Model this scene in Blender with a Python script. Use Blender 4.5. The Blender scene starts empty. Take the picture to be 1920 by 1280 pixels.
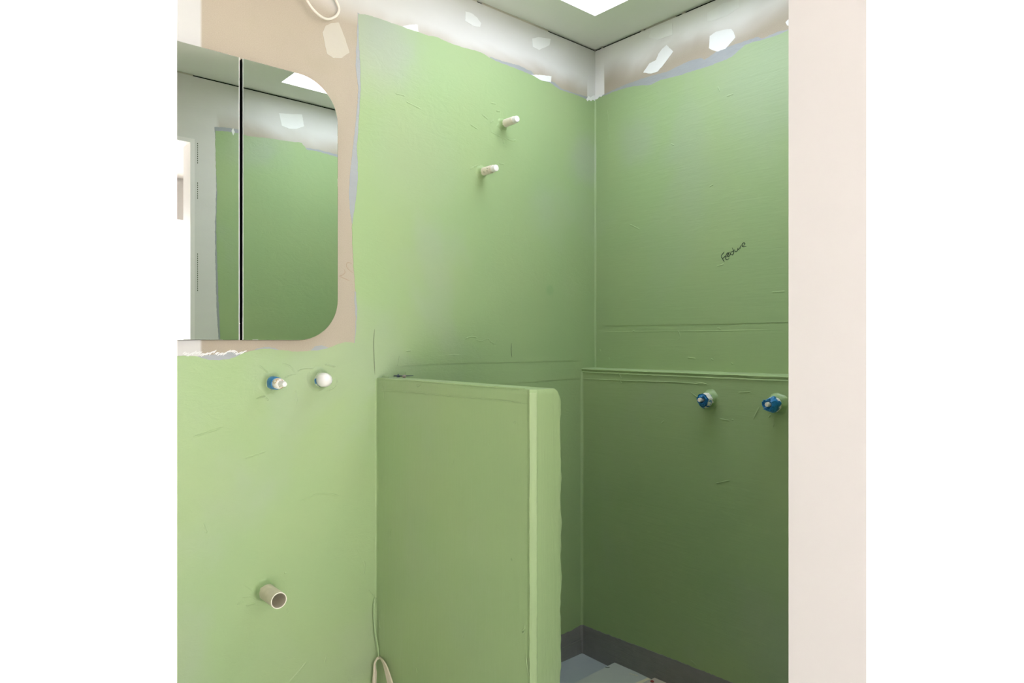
import bpy, bmesh, math, random
from mathutils import Vector, noise, geometry

random.seed(7)
scene = bpy.context.scene
COL = scene.collection

# ------------------------------------------------------------------ camera
CAM = Vector((1.844, -2.061, 1.227))
YAW = math.radians(48.77)
cd = bpy.data.cameras.new('camera')
cd.lens = 24.0
cd.sensor_width = 36.0
cd.clip_start = 0.02
cam = bpy.data.objects.new('camera', cd)
COL.objects.link(cam)
cam.location = CAM
cam.rotation_euler = (math.radians(90), 0, YAW)
scene.camera = cam

# ------------------------------------------------------------------ light
SKY_STRENGTH = 6.6
SUN_STRENGTH = 68.0
SKYLIGHT_STRENGTH = 7.4
w = bpy.data.worlds.new('world')
scene.world = w
w.use_nodes = True
bg = w.node_tree.nodes['Background']
bg.inputs[0].default_value = (1.0, 0.97, 1.0, 1)
bg.inputs[1].default_value = SKY_STRENGTH
sd = bpy.data.lights.new('sun', 'SUN')
sd.energy = SUN_STRENGTH
sd.angle = math.radians(0.6)
sd.color = (1.0, 0.95, 0.935)
sun = bpy.data.objects.new('sun', sd)
COL.objects.link(sun)
sun.rotation_euler = Vector((-0.49, 0.06, -0.87)).to_track_quat('-Z', 'Y').to_euler()
# portal over the added, unglazed opening of the hall (guides sky sampling only)
pd = bpy.data.lights.new('hall_opening_portal', 'AREA')
pd.shape = 'RECTANGLE'
pd.size = 3.6
pd.size_y = 2.14
pd.cycles.is_portal = True
po = bpy.data.objects.new('hall_opening_portal', pd)
COL.objects.link(po)
po.location = (3.74, -1.5, 1.07)
po.rotation_euler = Vector((-1, 0, 0)).to_track_quat('-Z', 'Z').to_euler()

vs = scene.view_settings
vs.view_transform = 'Standard'
vs.look = 'None'
vs.exposure = 0.0
vs.gamma = 1.0
vs.use_curve_mapping = False

# ------------------------------------------------------------------ tracing helpers: a direction from the photograph meets a real plane
FPX = 1280.0
SN, CS = math.sin(YAW), math.cos(YAW)
def ray(px, py):
    x = (px - 960) / FPX
    return Vector((-SN + x * CS, CS + x * SN, (640 - py) / FPX))
def on_x(px, py, X=0.0):
    r = ray(px, py); return CAM + r * ((X - CAM.x) / r.x)
def on_y(px, py, Y=0.0):
    r = ray(px, py); return CAM + r * ((Y - CAM.y) / r.y)
def on_z(px, py, Z=0.0):
    r = ray(px, py); return CAM + r * ((Z - CAM.z) / r.z)
MIRROR_X = 0.024
XC = 1.385            # inner face of the wall with the doorway
XO = 1.488            # its hall face
XW = XO - .012        # back of the hall lining board
def in_mirror(px, py):  # a point of the doorway wall seen in the mirror
    r = ray(px, py); t = (CAM.x + XC - 2 * MIRROR_X) / -r.x
    return Vector((XC, CAM.y + t * r.y, CAM.z + t * r.z))
H = 2.4
YD = -2.20            # unseen wall beside the basin, moved closer for its bounce
LEDGE_A, LEDGE_K = -0.0796, -0.034   # built-out lower wall: Y = LEDGE_A + LEDGE_K * X
def ledge_y(x): return LEDGE_A + LEDGE_K * x
def on_ledge(px, py):
    r = ray(px, py)
    # CAM.y + t r.y = A + K (CAM.x + t r.x)
    t = (LEDGE_A + LEDGE_K * CAM.x - CAM.y) / (r.y - LEDGE_K * r.x)
    return CAM + r * t

# ------------------------------------------------------------------ node helpers
class NT:
    def __init__(self, name):
        self.m = bpy.data.materials.new(name)
        self.m.use_nodes = True
        self.t = self.m.node_tree
        self.p = self.t.nodes['Principled BSDF']
        self.co = self.new('ShaderNodeTexCoord').outputs['Object']
        sep = self.new('ShaderNodeSeparateXYZ')
        self.link(self.co, sep.inputs[0])
        self.x, self.y, self.z = sep.outputs
    def new(self, k): return self.t.nodes.new(k)
    def link(self, a, b): self.t.links.new(a, b)
    def put(self, sock, v):
        if hasattr(v, 'node'): self.link(v, sock)
        elif isinstance(v, (tuple, list)): sock.default_value = (*v, 1) if len(v) == 3 else v
        else: sock.default_value = v
    def math(self, op, a, b=0.0, c=None):
        n = self.new('ShaderNodeMath'); n.operation = op
        self.put(n.inputs[0], a); self.put(n.inputs[1], b)
        if c is not None: self.put(n.inputs[2], c)
        return n.outputs[0]
    def step(self, v, a, b):           # smooth 0..1 between a and b
        n = self.new('ShaderNodeMapRange'); n.interpolation_type = 'SMOOTHSTEP'
        self.put(n.inputs[0], v); n.inputs[1].default_value = a; n.inputs[2].default_value = b
        return n.outputs[0]
    def noise(self, scale=(1, 1, 1), detail=4, rough=0.55, dist=0.0):
        mp = self.new('ShaderNodeMapping'); mp.inputs['Scale'].default_value = scale
        self.link(self.co, mp.inputs[0])
        n = self.new('ShaderNodeTexNoise')
        n.inputs['Scale'].default_value = 1.0
        n.inputs['Detail'].default_value = detail
        n.inputs['Roughness'].default_value = rough
        n.inputs['Distortion'].default_value = dist
        self.link(mp.outputs[0], n.inputs['Vector'])
        return n.outputs['Fac']
    def mix(self, f, a, b):
        n = self.new('ShaderNodeMix'); n.data_type = 'RGBA'
        self.put(n.inputs[0], f); self.put(n.inputs[6], a); self.put(n.inputs[7], b)
        return n.outputs[2]
    def bump(self, h, dist=0.001, strength=1.0, prev=None):
        n = self.new('ShaderNodeBump')
        n.inputs['Distance'].default_value = dist
        n.inputs['Strength'].default_value = strength
        self.put(n.inputs['Height'], h)
        if prev is not None: self.link(prev, n.inputs['Normal'])
        return n.outputs[0]
    def done(self, color, rough=0.5, normal=None, metallic=0.0, spec=0.5):
        self.put(self.p.inputs['Base Color'], color)
        self.put(self.p.inputs['Roughness'], rough)
        self.put(self.p.inputs['Metallic'], metallic)
        self.p.inputs['Specular IOR Level'].default_value = spec
        if normal is not None: self.link(normal, self.p.inputs['Normal'])
        return self.m

def plain(name, color, rough=0.5, metallic=0.0, var=0.06, scale=40, bump=0.0, spec=0.5):
    t = NT(name)
    n = t.noise((scale,) * 3, 4)
    c = t.mix(n, tuple(v * (1 - var) for v in color), tuple(min(1, v * (1 + var)) for v in color))
    nb = t.bump(n, bump) if bump else None
    return t.done(c, rough, nb, metallic, spec)

GREEN = (0.306, 0.418, 0.205)
GREEN_THIN = (0.345, 0.385, 0.315)
GREY = (0.40, 0.425, 0.45)
THIN = {'green_membrane_basin_wall': ((tuple(on_x(700, 75)), 0.24, 0.9), (tuple(on_x(1100, 300)), 0.16, 0.6), (tuple(on_x(780, 300)), 0.25, 0.25)),
        'green_membrane_shower_wall': ((tuple(on_y(1195, 260)), 0.15, 0.4),)}
def green_coat(name, brush='any', thin=0.5, spot=None):
    t = NT(name)
    thin_spots = THIN.get(name, ())
    big = t.noise((1.6, 1.6, 1.3), 3, 0.5, 0.4)
    sm = t.noise((9, 9, 9), 4, 0.6)
    m = t.math('MULTIPLY', t.step(t.math('ADD', big, t.math('MULTIPLY', sm, 0.12)), 0.57, 0.75), thin)
    for (sp, r0, k0) in thin_spots:
        d = t.new('ShaderNodeVectorMath'); d.operation = 'DISTANCE'
        t.link(t.co, d.inputs[0]); d.inputs[1].default_value = sp
        dd = t.math('ADD', d.outputs['Value'], t.math('MULTIPLY', t.math('SUBTRACT', sm, 0.5), 0.10))
        m = t.math('MAXIMUM', m, t.math('MULTIPLY', t.step(dd, r0, r0 * 0.15), k0))
    c = t.mix(m, GREEN, GREEN_THIN)
    hue = t.noise((2.3, 2.9, 2.3), 2)
    c = t.mix(t.math('MULTIPLY', t.step(hue, 0.35, 0.7), 0.35), c, (0.345, 0.420, 0.205))
    if spot is not None:
        d = t.new('ShaderNodeVectorMath'); d.operation = 'DISTANCE'
        t.link(t.co, d.inputs[0]); d.inputs[1].default_value = spot
        dd = t.math('ADD', d.outputs['Value'], t.math('MULTIPLY', sm, 0.006))
        c = t.mix(t.math('MULTIPLY', t.step(dd, 0.030, 0.012), 0.45), c, (0.22, 0.36, 0.17))
    if brush == 'vertical':
        s1 = t.noise((130, 130, 5), 4, 0.6, 0.3); s2 = t.noise((35, 35, 9), 3, 0.6, 0.8)
    elif brush == 'horizontal':
        s1 = t.noise((6, 6, 130), 4, 0.6, 0.5); s2 = t.noise((9, 9, 35), 3, 0.6, 0.8)
    else:
        s1 = t.noise((24, 24, 70), 5, 0.62, 1.6); s2 = t.noise((14, 14, 16), 4, 0.6, 1.2)
    n = t.bump(s1, 0.0016, 0.22 if brush == 'horizontal' else 0.4)
    n = t.bump(s2, 0.004, 0.14 if brush == 'horizontal' else 0.28, n)
    return t.done(c, 0.45, n, 0, 0.25)

M = {}
M['green_A'] = green_coat('green_membrane_basin_wall', 'any', 0.40, tuple(on_x(1031, 544)))
M['green_B'] = green_coat('green_membrane_shower_wall', 'horizontal', 0.35)
M['green_N'] = green_coat('green_membrane_nib', 'vertical', 0.2)
M['green_C'] = green_coat('green_membrane_door_wall', 'any', 0.5)
M['green'] = plain('green_membrane_plain', GREEN, 0.4, var=0.08, scale=30, bump=0.002)

t = NT('grey_primer')
M['primer'] = t.done(t.mix(t.noise((14, 14, 14), 4), (0.285, 0.300, 0.312), (0.345, 0.360, 0.372)), 0.55,
                     t.bump(t.noise((30, 30, 60), 4, 0.6, 1.0), 0.002, 0.5))
t = NT('grey_base_membrane')
M['base_grey'] = t.done(t.mix(t.noise((20, 20, 40), 5), (0.185, 0.180, 0.172), (0.245, 0.238, 0.228)), 0.45,
                        t.bump(t.noise((12, 12, 120), 5, 0.65, 0.8), 0.003, 0.6))
t = NT('floor_membrane')
gf = t.mix(t.noise((7, 7, 7), 5, 0.6), (0.30, 0.35, 0.38), (0.42, 0.46, 0.46))
bounce_floor = t.mix(t.noise((4, 4, 4), 5, 0.6), (0.56, 0.54, 0.50), (0.64, 0.62, 0.58))  # unseen basin floor made pale to bounce light upward
M['floor_grey'] = t.done(t.mix(t.step(t.math('ADD', t.y, t.math('MULTIPLY', t.noise((8, 8, 8), 3), 0.03)), -0.965, -0.975), gf, bounce_floor), 0.4,
                         t.bump(t.noise((40, 40, 40), 5), 0.003, 0.5))
BEIGE = (0.410, 0.352, 0.275)
WHITE = (0.66, 0.645, 0.62)
def plaster_wall(name, along, lo, hi, joint_edge=None, cream_from=None, corner=True, white=WHITE):
    t = NT(name)
    a = {'x': t.x, 'y': t.y}[along]
    sp = t.noise((420, 420, 420), 3, 0.7)
    blot = t.noise((9, 9, 9), 4)
    base = t.mix(t.step(sp, 0.3, 0.75), tuple(v * 0.93 for v in BEIGE), tuple(v * 1.05 for v in BEIGE))
    base = t.mix(t.math('MULTIPLY', t.step(blot, 0.52, 0.72), 0.45), base, (0.375, 0.33, 0.245))
    wob = t.math('SUBTRACT', t.noise((2.6, 2.6, 5), 3, 0.5, 0.6), 0.5)
    zz = t.math('ADD', t.z, t.math('MULTIPLY', wob, 0.16))
    wm = t.step(zz, lo, hi)
    if corner:
        cm = t.step(t.math('ABSOLUTE', a), 0.050, 0.046)
        wm = t.math('MAXIMUM', wm, cm)
    if joint_edge is not None:
        wm = t.math('MAXIMUM', wm, t.step(a, joint_edge + 0.004, joint_edge - 0.004))
    if cream_from is not None:
        wm = t.math('MAXIMUM', wm, t.step(t.math('ADD', a, t.math('MULTIPLY', wob, 0.10)), cream_from + 0.02, cream_from - 0.02))
    wc = t.mix(t.noise((5, 5, 14), 4), tuple(v * 0.95 for v in white), tuple(v * 1.05 for v in white))
    c = t.mix(wm, base, wc)
    return t.done(c, 0.8, t.bump(t.noise((60, 60, 60), 4), 0.001, 0.35), 0, 0.2)
M['board_A'] = plaster_wall('plasterboard_basin_wall', 'y', 2.17, 2.27, joint_edge=on_x(377, 50).y)
M['board_B'] = plaster_wall('plasterboard_shower_wall', 'x', 2.225, 2.345, white=(0.82, 0.80, 0.77))
M['board_C'] = plaster_wall('plasterboard_door_wall', 'y', 2.16, 2.28, cream_from=in_mirror(415, 300).y)
M['board_D'] = plain('white_end_plaster', (0.78, 0.765, 0.74), 0.7, var=0.03, scale=8, spec=0.2)  # unseen end wall whitened to bounce light onto the nib
M['compound'] = plain('white_filler', (0.82, 0.815, 0.80), 0.75, var=0.03, scale=22, bump=0.001, spec=0.2)
M['compound_faint'] = plain('cream_filler', (0.50, 0.465, 0.39), 0.8, var=0.03, scale=22, bump=0.001, spec=0.2)
M['compound_B'] = plain('pale_filler', (0.86, 0.85, 0.82), 0.8, var=0.03, scale=22, bump=0.001, spec=0.2)
M['ceiling'] = plain('ceiling_board', (0.88, 0.88, 0.83), 0.85, var=0.03, scale=8, spec=0.2)
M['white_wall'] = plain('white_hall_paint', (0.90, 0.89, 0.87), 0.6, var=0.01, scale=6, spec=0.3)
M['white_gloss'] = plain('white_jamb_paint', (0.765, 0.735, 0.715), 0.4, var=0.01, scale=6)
M['hall_floor'] = plain('pale_hall_floor', (0.15, 0.135, 0.12), 0.5, var=0.06, scale=5)  # unseen floor darkened to cut bounce into the shower
M['hall_dim'] = plain('stone_hall_paint', (0.42, 0.405, 0.385), 0.7, var=0.02, scale=4, spec=0.2)  # hall surfaces dimmed to spare the jamb and lower shower wall
M['paving'] = plain('pale_paving', (0.61, 0.60, 0.58), 0.8, var=0.08, scale=3)
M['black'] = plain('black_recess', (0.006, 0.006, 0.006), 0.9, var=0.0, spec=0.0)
M['silver'] = plain('brushed_edge', (0.82, 0.82, 0.80), 0.3, 0.9, var=0.02)
M['door_board'] = plain('cabinet_board', (0.75, 0.74, 0.72), 0.4, var=0.02)
t = NT('mirror_silvering')
sm = t.noise((16, 16, 16), 5, 0.7)
M['mirror'] = t.done((0.90, 0.925, 0.89), t.math('MULTIPLY', t.step(sm, 0.68, 0.9), 0.05), None, 1.0)
M['blue'] = plain('blue_tape', (0.012, 0.17, 0.42), 0.35, var=0.25, scale=120, bump=0.003)
M['cream_plastic'] = plain('cream_plastic', (0.78, 0.70, 0.60), 0.4, var=0.08, scale=60)
M['white_plastic'] = plain('white_plastic', (0.84, 0.81, 0.78), 0.4, var=0.05, scale=50, bump=0.0006)
t = NT('stained_plug')
M['stained'] = t.done(t.mix(t.step(t.noise((130, 130, 130), 3), 0.48, 0.6), (0.85, 0.82, 0.76), (0.50, 0.36, 0.20)), 0.5)
t = NT('dirty_plug')
M['dirty'] = t.done(t.mix(t.step(t.noise((90, 90, 90), 3), 0.54, 0.66), (0.76, 0.68, 0.57), (0.33, 0.31, 0.20)), 0.5)
t = NT('waste_pipe_plastic')
M['pvc'] = t.done(t.mix(t.step(t.noise((30, 30, 30), 4), 0.3, 0.75), (0.56, 0.50, 0.38), (0.68, 0.60, 0.48)), 0.45)
M['pvc_rim'] = plain('sawn_pipe_rim', (0.88, 0.83, 0.70), 0.6, var=0.04)
M['cable'] = plain('cream_cable', (0.84, 0.76, 0.66), 0.4, var=0.04)
M['cable2'] = plain('buff_cable', (0.66, 0.58, 0.45), 0.45, var=0.06)
M['pencil'] = plain('graphite', (0.075, 0.09, 0.05), 0.6, var=0.2)
M['marker'] = plain('dark_marker', (0.012, 0.026, 0.010), 0.6, var=0.2)
M['wire'] = plain('dark_blue_wire', (0.03, 0.04, 0.08), 0.4, var=0.2)
M['clay'] = plain('grey_lump', (0.30, 0.25, 0.23), 0.6, var=0.15, scale=150)
M['board'] = plain('grey_sheet', (0.42, 0.45, 0.41), 0.6, var=0.08, scale=12, bump=0.001)
M['card'] = plain('brown_sheet', (0.48, 0.42, 0.34), 0.7, var=0.10, scale=25, bump=0.001)
M['tape'] = plain('masking_tape', (0.66, 0.62, 0.42), 0.6, var=0.05)
M['red'] = plain('dull_red', (0.28, 0.03, 0.02), 0.5, var=0.1)
m = bpy.data.materials.new('skylight_diffuser'); m.use_nodes = True
nt = m.node_tree; nt.nodes.clear()
em = nt.nodes.new('ShaderNodeEmission'); ou = nt.nodes.new('ShaderNodeOutputMaterial')
em.inputs[0].default_value = (0.885, 0.945, 1.07, 1); em.inputs[1].default_value = SKYLIGHT_STRENGTH
nt.links.new(em.outputs[0], ou.inputs[0]); M['skylight'] = m

# ------------------------------------------------------------------ mesh helpers
def link(name, me, mat, parent=None, smooth=None):
    me.materials.append(mat)
    if smooth is not None:
        me.shade_smooth() if hasattr(me, 'shade_smooth') else None
        me.set_sharp_from_angle(angle=math.radians(smooth))
    o = bpy.data.objects.new(name, me)
    COL.objects.link(o)
    if parent is not None:
        o.parent = parent
        pm = parent
        off = Vector((0, 0, 0))
        while pm is not None:
            off += pm.location; pm = pm.parent
        o.matrix_parent_inverse.identity()
        o.location = -off      # all meshes are modelled in room coordinates
    return o
def mesh(name, verts, faces, mat, parent=None, smooth=None):
    me = bpy.data.meshes.new(name)
    me.from_pydata([tuple(v) for v in verts], [], faces)
    bm = bmesh.new(); bm.from_mesh(me)
    bmesh.ops.recalc_face_normals(bm, faces=bm.faces)
    bm.to_mesh(me); bm.free()
    me.update()
    return link(name, me, mat, parent, smooth)
class MB:
    def __init__(self): self.v = []; self.f = []
    def box(self, a, b):
        x0, y0, z0 = a; x1, y1, z1 = b; k = len(self.v)
        self.v += [(x, y, z) for z in (z0, z1) for y in (y0, y1) for x in (x0, x1)]
        for q in ((0, 2, 3, 1), (4, 5, 7, 6), (0, 1, 5, 4), (2, 6, 7, 3), (0, 4, 6, 2), (1, 3, 7, 5)):
            self.f.append(tuple(k + i for i in q))
        return self
    def hexa(self, pts):    # 8 points, bottom ring then top ring
        k = len(self.v); self.v += [tuple(p) for p in pts]
        for q in ((3, 2, 1, 0), (4, 5, 6, 7), (0, 1, 5, 4), (1, 2, 6, 5), (2, 3, 7, 6), (3, 0, 4, 7)):
            self.f.append(tuple(k + i for i in q))
        return self
    def rings(self, rings, close=True, cap0=True, cap1=True):
        k = len(self.v); n = len(rings[0])
        for r in rings: self.v += [tuple(p) for p in r]
        for i in range(len(rings) - 1):
            for j in range(n if close else n - 1):
                a = k + i * n + j; b = k + i * n + (j + 1) % n
                self.f.append((a, b, b + n, a + n))
        if cap0: self.f.append(tuple(k + j for j in range(n))[::-1])
        if cap1: self.f.append(tuple(k + (len(rings) - 1) * n + j for j in range(n)))
        return self
    def build(self, name, mat, parent=None, smooth=None):
        return mesh(name, self.v, self.f, mat, parent, smooth)
def basis(d):
    d = Vector(d).normalized()
    up = Vector((0, 0, 1)) if abs(d.z) < 0.9 else Vector((1, 0, 0))
    s = d.cross(up).normalized(); u = s.cross(d).normalized()
    return d, s, u
def lathe(mb, o, d, prof, n=24, wob=0.0, seed=0, rot=0.0, cap0=True, cap1=True):
    o = Vector(o); d, s, u = basis(d)
    rs = []
    for i, (h, r) in enumerate(prof):
        ring = []
        for j in range(n):
            a = 2 * math.pi * j / n + rot
            p = Vector((math.cos(a) * 2, math.sin(a) * 2, h * 60 + seed * 7.3))
            k = 1 + wob * noise.noise(p)
            ring.append(o + d * (h + wob * 0.006 * noise.noise(p * 1.7)) + (s * math.cos(a) + u * math.sin(a)) * r * k)
        rs.append(ring)
    return mb.rings(rs, True, cap0, cap1)
def smooth_path(pts, n=8, closed=False):
    P = [Vector(p) for p in pts]; out = []; L = len(P)
    for i in range(L if closed else L - 1):
        g = (lambda k: P[k % L]) if closed else (lambda k: P[max(0, min(L - 1, k))])
        a, b, c, d = g(i - 1), g(i), g(i + 1), g(i + 2)
        for k in range(n):
            t = k / n
            out.append(0.5 * (2 * b + (c - a) * t + (2 * a - 5 * b + 4 * c - d) * t * t + (3 * b - a - 3 * c + d) * t ** 3))
    if not closed: out.append(P[-1])
    return out
def tube(mb, path, r, n=8):
    rs = []; prev = None
    for i, p in enumerate(path):
        d = (path[min(i + 1, len(path) - 1)] - path[max(i - 1, 0)]).normalized()
        if prev is None: _, s, u = basis(d)
        else:
            s = (prev - d * prev.dot(d)).normalized(); u = s.cross(d)
        prev = s
        rr = r(i / (len(path) - 1)) if callable(r) else r
        rs.append([p + (s * math.cos(2 * math.pi * j / n) + d.cross(s) * math.sin(2 * math.pi * j / n)) * rr for j in range(n)])
    return mb.rings(rs)
def tag(o, label, cat=None, group=None, kind=None):
    o['label'] = label
    if cat: o['category'] = cat
    if group: o['group'] = group
    if kind: o['kind'] = kind
    return o
def empty(name, loc, label, cat, group=None):
    o = bpy.data.objects.new(name, None); COL.objects.link(o); o.location = loc
    o.empty_display_size = 0.05
    return tag(o, label, cat, group)

# planes of the coats: (u, v, height above the wall) -> room coordinates
PL_A = lambda p, h: Vector((h, p[0], p[1]))
PL_B = lambda p, h: Vector((p[0], -h, p[1]))
PL_C = lambda p, h: Vector((XC - h, p[0], p[1]))
PL_L = lambda p, h: Vector((p[0], ledge_y(p[0]) - h, p[1]))
def uA(q): p = on_x(*q); return (p.y, p.z)
def uB(q): p = on_y(*q); return (p.x, p.z)
def uL(q): p = on_ledge(*q); return (p.x, p.z)
def uC(q): p = in_mirror(*q); return (p.y, p.z)
def plate(name, pts, pl, h, mat, parent, jit=0.0015, step=0.006, free=None, freq=60, seed=0):
    """thin coat with an uneven hand-brushed outline; free = indices of straight (hidden) sides"""
    out = []; n = len(pts)
    for i in range(n):
        a = Vector((*pts[i], 0)); b = Vector((*pts[(i + 1) % n], 0))
        L = (b - a).length
        k = 1 if (free and i in free) else max(1, min(160, int(L / step)))
        nrm = Vector((-(b - a).y, (b - a).x, 0)).normalized() if L > 1e-9 else Vector((0, 0, 0))
        for j in range(k):
            p = a.lerp(b, j / k)
            if not (free and (i in free or (j == 0 and (i - 1) % n in free))):
                q = Vector((p.x * freq, p.y * freq, seed * 3.1 + 0.5))
                p = p + nrm * jit * (noise.noise(q) + 0.7 * noise.noise(q * 3.3) + 0.4 * noise.noise(q * 8.7))
            out.append(p)
    tri = geometry.tessellate_polygon([out])
    N = len(out)
    v = [pl(p, h) for p in out] + [pl(p, 0.0) for p in out]
    f = [tuple(t) for t in tri] + [(i, (i + 1) % N, N + (i + 1) % N, N + i) for i in range(N)]
    return mesh(name, v, f, mat, parent)
def stroke(mb, pts, pl, wd, h, n=6, taper=True):
    path = smooth_path([(*p, 0) for p in pts], n)
    k = len(mb.v); N = len(path)
    for i, p in enumerate(path):
        d = (path[min(i + 1, N - 1)] - path[max(i - 1, 0)]).normalized()
        s = Vector((-d.y, d.x, 0))
        ww = wd * (0.35 + 0.65 * min(1, 4 * min(i, N - 1 - i) / max(1, N - 1))) if taper else wd
        mb.v += [tuple(pl(p + s * ww / 2, h)), tuple(pl(p - s * ww / 2, h))]
        if i: mb.f.append((k + 2 * i - 2, k + 2 * i - 1, k + 2 * i + 1, k + 2 * i))
    return mb

# ================================================================== the room shell
TW = 0.11
GAP = 0.007
floor = MB().box((-TW, YD - TW, -0.08), (XO - .012, TW, 0)).build('floor', M['floor_grey'])
tag(floor, 'floor, blue grey waterproofed in the shower', 'floor', kind='structure')

# skylight position in the ceiling
SX0, SX1, SY0, SY1 = 0.19, 1.215, -0.81, -0.214
mb = MB()
x0, x1, y0, y1 = -TW, XO - .012, YD - TW, TW
mb.box((x0, y0, H), (SX0, y1, H + .03)); mb.box((SX1, y0, H), (x1, y1, H + .03))
mb.box((SX0, y0, H), (SX1, SY0, H + .03)); mb.box((SX0, SY1, H), (SX1, y1, H + .03))
ceil = mb.build('ceiling', M['ceiling'])
tag(ceil, 'plain plasterboard ceiling with square skylight opening and open joints', 'ceiling', kind='structure')

SHAFT = H + .12
sky = MB().box((SX0, SY0, SHAFT), (SX1, SY1, SHAFT + .015)).build('window_1', M['skylight'])
tag(sky, 'bright white skylight panel in the bathroom ceiling', 'skylight', kind='structure')
fr = MB()
e = .02
fr.box((SX0 - e, SY0 - e, H + .03), (SX0, SY1 + e, SHAFT + .03)); fr.box((SX1, SY0 - e, H + .03), (SX1 + e, SY1 + e, SHAFT + .03))
fr.box((SX0, SY0 - e, H + .03), (SX1, SY0, SHAFT + .03)); fr.box((SX0, SY1, H + .03), (SX1, SY1 + e, SHAFT + .03))
fr.build('light_shaft', M['white_wall'], sky)

# ---- wall A, left in view: mirror, basin pipes, nib
CY0, CY1, CZ0, CZ1 = -1.650, -1.180, 1.275, 1.930       # recess for the cabinet
zt = H - GAP
mb = MB()
mb.box((-TW, YD - TW, 0), (0, CY0, zt)); mb.box((-TW, CY1, 0), (0, 0, zt))
mb.box((-TW, CY0, 0), (0, CY1, CZ0)); mb.box((-TW, CY0, CZ1), (0, CY1, zt))
mb.box((-TW, YD - TW, zt), (-.03, 0, H))
wallA = mb.build('wall_left', M['board_A'])
tag(wallA, 'plasterboard wall with mirror, half coated in pale green waterproofing', 'wall', kind='structure')
# ---- wall B, right in view
mb = MB(); mb.box((-TW, 0, 0), (XO - .012, TW, zt)); mb.box((-TW, .03, zt), (XO - .012, TW, H))
wallB = mb.build('wall_back', M['board_B'])
tag(wallB, 'green waterproofed shower wall with a thicker ledge below', 'wall', kind='structure')
# ---- wall C with the doorway
DY0, DY1, DH = -1.965, -1.149, 2.10
LIN = 0.018
mb = MB()

mb.box((XC, DY1 + LIN, 0), (XW, 0, zt)); mb.box((XC, YD, 0), (XW, DY0 - LIN, zt))
mb.box((XC, DY0 - LIN, DH + LIN), (XW, DY1 + LIN, zt)); mb.box((XC + .03, YD, zt), (XW, 0, H))
wallC = mb.build('wall_door', M['board_C'])
tag(wallC, 'doorway wall with green coat, seen reflected in the mirror', 'wall', kind='structure')
wallD = MB().box((0, YD - TW, 0), (XW, YD, H)).build('wall_end', M['board_D'])
tag(wallD, 'plasterboard end wall beside the basin place, out of view', 'wall', kind='structure')

# jamb lining of the doorway
o = MB().box((XC, DY1, 0), (XO + .0, DY1 + LIN, DH + LIN)).build('trim_1', M['white_gloss'])
tag(o, 'white painted door jamb at the right of the doorway', 'door jamb', kind='structure')
MB().box((XC + .045, DY1 - .0006, .585), (XC + .0462, DY1, .5875)).build('speck', M['cable2'], o)
o = MB().box((XC, DY0 - LIN, 0), (XO, DY0, DH + LIN)).build('trim_2', M['white_gloss'])
tag(o, 'white painted door jamb at the left of the doorway', 'door jamb', kind='structure')
o = MB().box((XC, DY0, DH), (XO, DY1, DH + LIN)).build('trim_3', M['white_gloss'])
tag(o, 'white door head lining seen in the mirror', 'door head', kind='structure')

# ---- invented hall round the camera, shaped to send daylight through the doorway
HX, HY0, HY1 = 3.70, -6.5, 1.2
hall_sheet = MB()
hall_sheet.box((XW, DY1 + LIN, 0), (XO, HY1, H + .05)).box((XW, HY0, 0), (XO, DY0 - LIN, H + .05))
hall_sheet.box((XW, DY0 - LIN, DH + LIN), (XO, DY1 + LIN, H + .05))
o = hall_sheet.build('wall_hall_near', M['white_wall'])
tag(o, 'bright white hall wall on both sides of the doorway', 'wall', kind='structure')
o = MB().box((XO - .012, HY0, -.08), (HX + .12, HY1, 0)).build('floor_hall', M['hall_floor'])
tag(o, 'pale hall floor before the doorway, out of view', 'floor', kind='structure')
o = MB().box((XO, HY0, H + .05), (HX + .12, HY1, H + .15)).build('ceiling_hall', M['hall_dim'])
tag(o, 'beige hall ceiling before the doorway, out of view', 'ceiling', kind='structure')
WY0, WY1, WH = -3.3, 0.3, 2.14  # opening added and sized to light the bathroom walls
mb = MB()
mb.box((HX, HY0, 0), (HX + .12, WY0, H + .05)); mb.box((HX, WY1, 0), (HX + .12, HY1, H + .05))
mb.box((HX, WY0, WH), (HX + .12, WY1, H + .05))
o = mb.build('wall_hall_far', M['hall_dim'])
tag(o, 'beige hall wall with wide opening to daylight, glimpsed in the mirror', 'wall', kind='structure')
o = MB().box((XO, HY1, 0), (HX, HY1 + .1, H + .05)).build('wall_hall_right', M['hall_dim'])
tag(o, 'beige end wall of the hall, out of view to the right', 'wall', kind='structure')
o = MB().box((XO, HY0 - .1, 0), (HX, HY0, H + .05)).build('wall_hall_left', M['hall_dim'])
tag(o, 'beige end wall of the hall, out of view to the left', 'wall', kind='structure')
o = MB().box((HX + .12, -14, -.2), (18, 11, -.1)).build('ground', M['paving'])  # unseen paving added to throw sunlight in low through the opening
tag(o, 'pale sunlit paving outside the hall opening, out of view', 'paving', kind='structure')

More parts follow.
